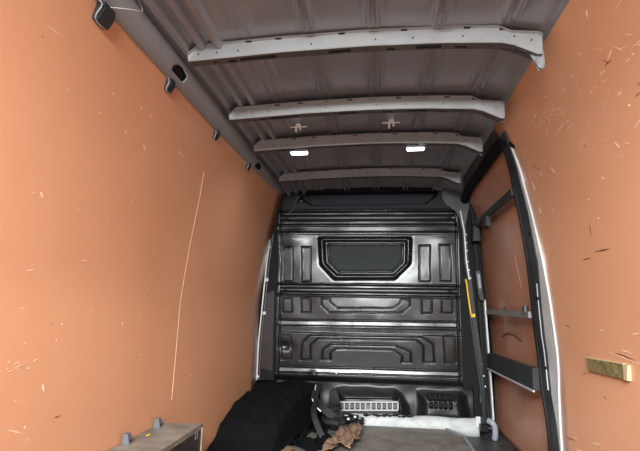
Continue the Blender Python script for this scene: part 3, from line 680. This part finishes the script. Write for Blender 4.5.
# wall block on the right wall
x1, x2 = XR(2, .67), XR(1.7, .67)
bm = bmesh.new()
prism(bm, [(2.016, .690), (1.70, .698), (1.712, .652), (2.003, .647)], 'x', .837, .850)
t = thing('wall_block', 'worn gold-coloured narrow block fixed low on the right orange wall', 'block', (.84, 1.85, .67))
build('block_body', bm, 'brass', t, bevel=.003)
bm = bmesh.new(); prism(bm, [(1.725, .6995), (1.694, .7005), (1.706, .650), (1.727, .6505)], 'x', .834, .850); build('pale_end', bm, 'palewood', t, bevel=.001)
bm = bmesh.new(); prism(bm, [(2.017, .691), (1.727, .6985), (1.727, .702), (2.017, .696)], 'x', .836, .850); build('pale_edge', bm, 'palewood', t)

# ------------------------------------------------------------------ wheel arch box, lower left
t = thing('wheel_arch_box', 'low box with worn grey plywood top and dark sides against the left wall', 'box', (-.81, 1.2, .06))
bm = bmesh.new(); prism(bm, [(-.899, .0), (-.716, .0), (-.722, 2.112), (-.899, 2.080)], 'z', .340, .36); build('top_board', bm, 'ply', t, bevel=.002)
build('side_board', BX(-.738, -.722, .0, 2.100, .06, .340), 'boxside', t, bevel=.001)
build('end_board', BX(-.885, -.738, 2.072, 2.096, .06, .340), 'boxside', t)
build('edge_lath', BX(-.7225, -.7165, 2.094, 2.108, .06, .345), 'plyedge', t)
rr = random.Random(2)
for k in range(9):
    y = rr.uniform(1.5, 2.05); z = rr.uniform(.26, .335)
    build('scuff_mark', BX(-.7222, -.7205, y, y+rr.uniform(.003, .008), z-.02, z+.01), 'ply', t)
bm = BX(-.862, -.855, 1.87, 1.895, .3600, .3615); build('paint_dab', bm, 'yellow', t)
for y, lab in ((1.755, 'blue-grey plastic stop on the plywood box top, the one nearer the camera'), (2.005, 'blue-grey plastic stop on the plywood box top, the one nearer the bulkhead')):
    q = thing('corner_stop', lab, 'stop', (-.885, y, .36), 'plastic stops on the wheel arch box')
    bm = bmesh.new(); prism(bm, [(-.892, .360), (-.864, .360), (-.871, .392), (-.874, .396), (-.888, .396)], 'y', y-.012, y+.012); build('stop_body', bm, 'cap', q, bevel=.003)
    bm = bmesh.new(); tube(bm, [(-.869, y, .372), (-.864, y, .372)], .004, 8); build('stop_screw', bm, 'black', q)

# ------------------------------------------------------------------ black felt cover heaped in the left corner
us = np.linspace(0, 1, 110); vs = np.linspace(0, 1, 130)
U, Vv = np.meshgrid(us, vs, indexing='ij')
Yc = 2.52 + Vv * (3.565 - 2.52)
xw = -.898 + .045*np.maximum(0, Yc-2.1)/1.5 + .004
xe = np.interp(Yc, [2.5, 2.85, 3.2, 3.57], [-.50, -.49, -.44, -.355])
Xc = xw + U * (xe - xw)
zw = np.interp(Yc, [2.5, 2.62, 2.75, 2.81, 2.97, 3.155, 3.414, 3.57], [.068, .10, .15, .195, .246, .274, .298, .320])
edge = 1 - sstep(.90, 1.0, U)
Zc = .066 + (zw - .066 + .022*np.sin(U*math.pi)*np.interp(Yc, [2.5, 3.5], [.3, 1])) * (.12 + .88*edge)
Zc += (.006*np.sin(Xc*31 + Yc*9) + .005*np.sin(Yc*27 + Xc*14) + .003*np.sin(Xc*70+Yc*45)) * np.clip((Zc-.07)/.1, 0, 1)
Zc += .03*np.exp(-((Yc-2.78)/.05)**2 - ((Xc+.66)/.12)**2)
tag(grid_mesh('felt_cover', np.stack([Xc, Yc, Zc], -1), 'cloth', None, True, thick=-.012), 'large black felt cover heaped in the front left corner under the bulkhead', 'cover')
X, Y = np.meshgrid(np.linspace(-.50, -.235, 50), np.linspace(2.70, 3.53, 110), indexing='ij')
xm, ym = (X[:-1,:-1]+X[1:,1:])/2, (Y[:-1,:-1]+Y[1:,1:])/2
keep = (xm < -.275 + .03*np.sin(ym*11) + .012*np.sin(ym*37)) & (ym > 2.86 + .03*np.sin(xm*40))
keep &= ~(sdf([(-.43, 3.02), (-.36, 3.00), (-.345, 3.22), (-.40, 3.27)], xm, ym) < 0)
Zf = .066 + .030*np.abs(np.sin(X*26 + Y*7))*np.abs(np.sin(Y*9 - X*8)) + .008*np.sin(X*60+Y*31)**2
tag(grid_mesh('felt_sheet', np.stack([X, Y, Zf], -1), 'cloth', None, True, keep=keep, thick=-.004), 'rumpled flat black felt sheet with a gap in it, on the floor under the straps', 'sheet')
bm = bmesh.new()
tube(bm, smooth_path([(-.80, 2.66, .082), (-.72, 2.74, .128), (-.62, 2.745, .142), (-.56, 2.72, .105), (-.52, 2.66, .085)], 8), [.006 + .010*math.sin(math.pi*i/32) for i in range(33)], 8)
tag(build('fabric_roll', bm, 'cloth', smooth=True), 'rolled frayed edge of black cloth in front of the felt cover', 'cloth')

# black webbing straps and buckles
t = thing('webbing_strap', 'wide black webbing strap sagging from the felt cover to the floor', 'strap', (-.3, 3.3, .06))
bm = bmesh.new(); tube(bm, smooth_path([(-.385, 3.50, .335), (-.395, 3.36, .262), (-.33, 3.28, .215), (-.26, 3.26, .165), (-.19, 3.25, .105), (-.15, 3.22, .075)], 8), .01, flat=(.024, .003), up=Vector((0, -1, .6))); build('strap_band', bm, 'strap', t)
bm = bmesh.new(); tube(bm, smooth_path([(-.405, 3.30, .268), (-.375, 3.24, .235), (-.335, 3.22, .205)], 4), .004, 8); build('buckle_bar', bm, 'chrome', t, True)
t = thing('webbing_strap', 'narrower black webbing strap hanging steeply beside the wide strap', 'strap', (-.3, 3.1, .06))
bm = bmesh.new(); tube(bm, smooth_path([(-.375, 3.30, .262), (-.372, 3.14, .215), (-.335, 3.08, .140), (-.300, 3.06, .085), (-.27, 3.02, .072)], 8), .01, flat=(.018, .003), up=Vector((.3, -1, .3))); build('strap_band', bm, 'strap', t)
bm = bmesh.new(); tube(bm, smooth_path([(-.40, 3.44, .335), (-.402, 3.43, .30), (-.385, 3.42, .28)], 4), .005, 8); build('strap_tip', bm, 'rail', t, True)
t = thing('strap_tangle', 'tangle of black strap ends and buckles on the sill beside the vent', 'strap', (-.14, 3.44, .07))
rr = random.Random(12); 
for k in range(9):
    c = Vector((-.14 + rr.uniform(-.075, .07), 3.42 + rr.uniform(-.05, .05), .115 + rr.uniform(-.03, .03)))
    pts = [c + Vector((rr.uniform(-.05, .05), rr.uniform(-.03, .03), rr.uniform(-.03, .03))) for _ in range(5)]
    for p in pts: p.z = max(p.z, .072)
    bm = bmesh.new(); tube(bm, smooth_path(pts, 6), .01, flat=(.015, .0025), up=Vector((rr.uniform(-1, 1), rr.uniform(-1, 1), 1))); build('strap_end', bm, 'strap', t, True)
for k in range(7):
    c = Vector((-.27 + rr.uniform(-.07, .07), 3.34 + rr.uniform(-.09, .06), .12 + rr.uniform(-.02, .06)))
    pts = [c + Vector((rr.uniform(-.07, .07), rr.uniform(-.05, .05), rr.uniform(-.05, .05))) for _ in range(4)]
    for p in pts: p.z = max(p.z, .080)
    bm = bmesh.new(); tube(bm, smooth_path(pts, 6), .01, flat=(.022, .003), up=Vector((rr.uniform(-.5, .5), -1, .6))); build('strap_end', bm, 'strap', t, True)
for x, y, z in ((-.120, 3.36, .150), (-.205, 3.28, .092), (-.165, 3.36, .135)):
    bm = bmesh.new(); tube(bm, [(x-.006, y, z), (x+.006, y-.004, z+.004)], .007, 8); build('buckle', bm, 'chrome', t, bevel=.001)
t = thing('ratchet_buckle', 'black ratchet buckle lying between the felt cover and the vent', 'buckle', (-.25, 3.45, .06))
bm = bmesh.new(); prism(bm, [(-.318, .17), (-.245, .165), (-.232, .23), (-.25, .285), (-.275, .305), (-.305, .285)], 'y', 3.46, 3.53); build('buckle_frame', bm, 'foot', t, bevel=.008)
bm = bmesh.new(); tube(bm, [(-.325, 3.49, .20), (-.225, 3.49, .195)], .012, 10); build('buckle_axle', bm, 'strap', t)

# torn brown cardboard
def sheet(name, pts, zf, m, label, cat, n=14, parent=None, th=.003):
    xs0 = [p[0] for p in pts]; ys0 = [p[1] for p in pts]
    X, Y = np.meshgrid(np.linspace(min(xs0), max(xs0), 46), np.linspace(min(ys0), max(ys0), 60), indexing='ij')
    P = [(p[0], p[1]) for p in pts]
    xm, ym = (X[:-1,:-1]+X[1:,1:])/2, (Y[:-1,:-1]+Y[1:,1:])/2
    keep = sdf(P, xm, ym) < .004*np.sin(xm*170)*np.sin(ym*130)
    o = grid_mesh(name, np.stack([X, Y, zf(X, Y)], -1), m, parent, True, keep=keep, thick=-th)
    return tag(o, label, cat)
sheet('cardboard_piece', [(-.235, 2.86), (-.125, 2.84), (-.085, 3.05), (-.062, 3.32), (-.13, 3.38), (-.20, 3.30), (-.235, 3.05)], lambda X, Y: .078 + .022*np.abs(np.sin((X+.24)*24 + Y*9)) + .016*np.abs(np.sin(Y*17 - X*20)) + .01*np.abs(np.sin(X*61+Y*23)), 'card', 'larger torn crumpled brown cardboard sheet on the plywood floor below the straps', 'cardboard')
sheet('cardboard_piece', [(-.28, 2.78), (-.22, 2.78), (-.19, 2.95), (-.21, 3.06), (-.26, 3.00)], lambda X, Y: .078 + .022*np.abs(np.sin((X+.33)*25 - Y*14)) + .012*np.abs(np.sin(Y*29+X*11)), 'card', 'smaller torn brown cardboard scrap at the bottom edge left of the larger one', 'cardboard')
sheet('cardboard_piece', [(-.585, 2.70), (-.47, 2.70), (-.44, 2.85), (-.50, 2.91), (-.57, 2.88)], lambda X, Y: .076 + .012*np.sin((X+.33)*25)**2, 'plyedge', 'pale tan cardboard scrap poking out under the black felt cover', 'cardboard')

# cable up the left of the top pocket
bm = bmesh.new(); tube(bm, smooth_path([(-.555, 3.585, 1.745), (-.585, 3.58, 1.72), (-.605, 3.575, 1.67), (-.625, 3.575, 1.615), (-.66, 3.575, 1.592)], 6), .0035, 6)
tag(build('thin_cable', bm, 'cable', smooth=True), 'thin green-grey cable curving down at the top left of the bulkhead', 'cable')
bm = bmesh.new(); bmesh.ops.create_uvsphere(bm, u_segments=16, v_segments=8, radius=.022, matrix=Matrix.Translation((-.568, 3.590, 1.690)) @ Matrix.Diagonal((1.3, .4, .8, 1)))
tag(build('grommet', bm, 'foot', smooth=True), 'oval black grommet beside the thin green-grey cable', 'grommet')
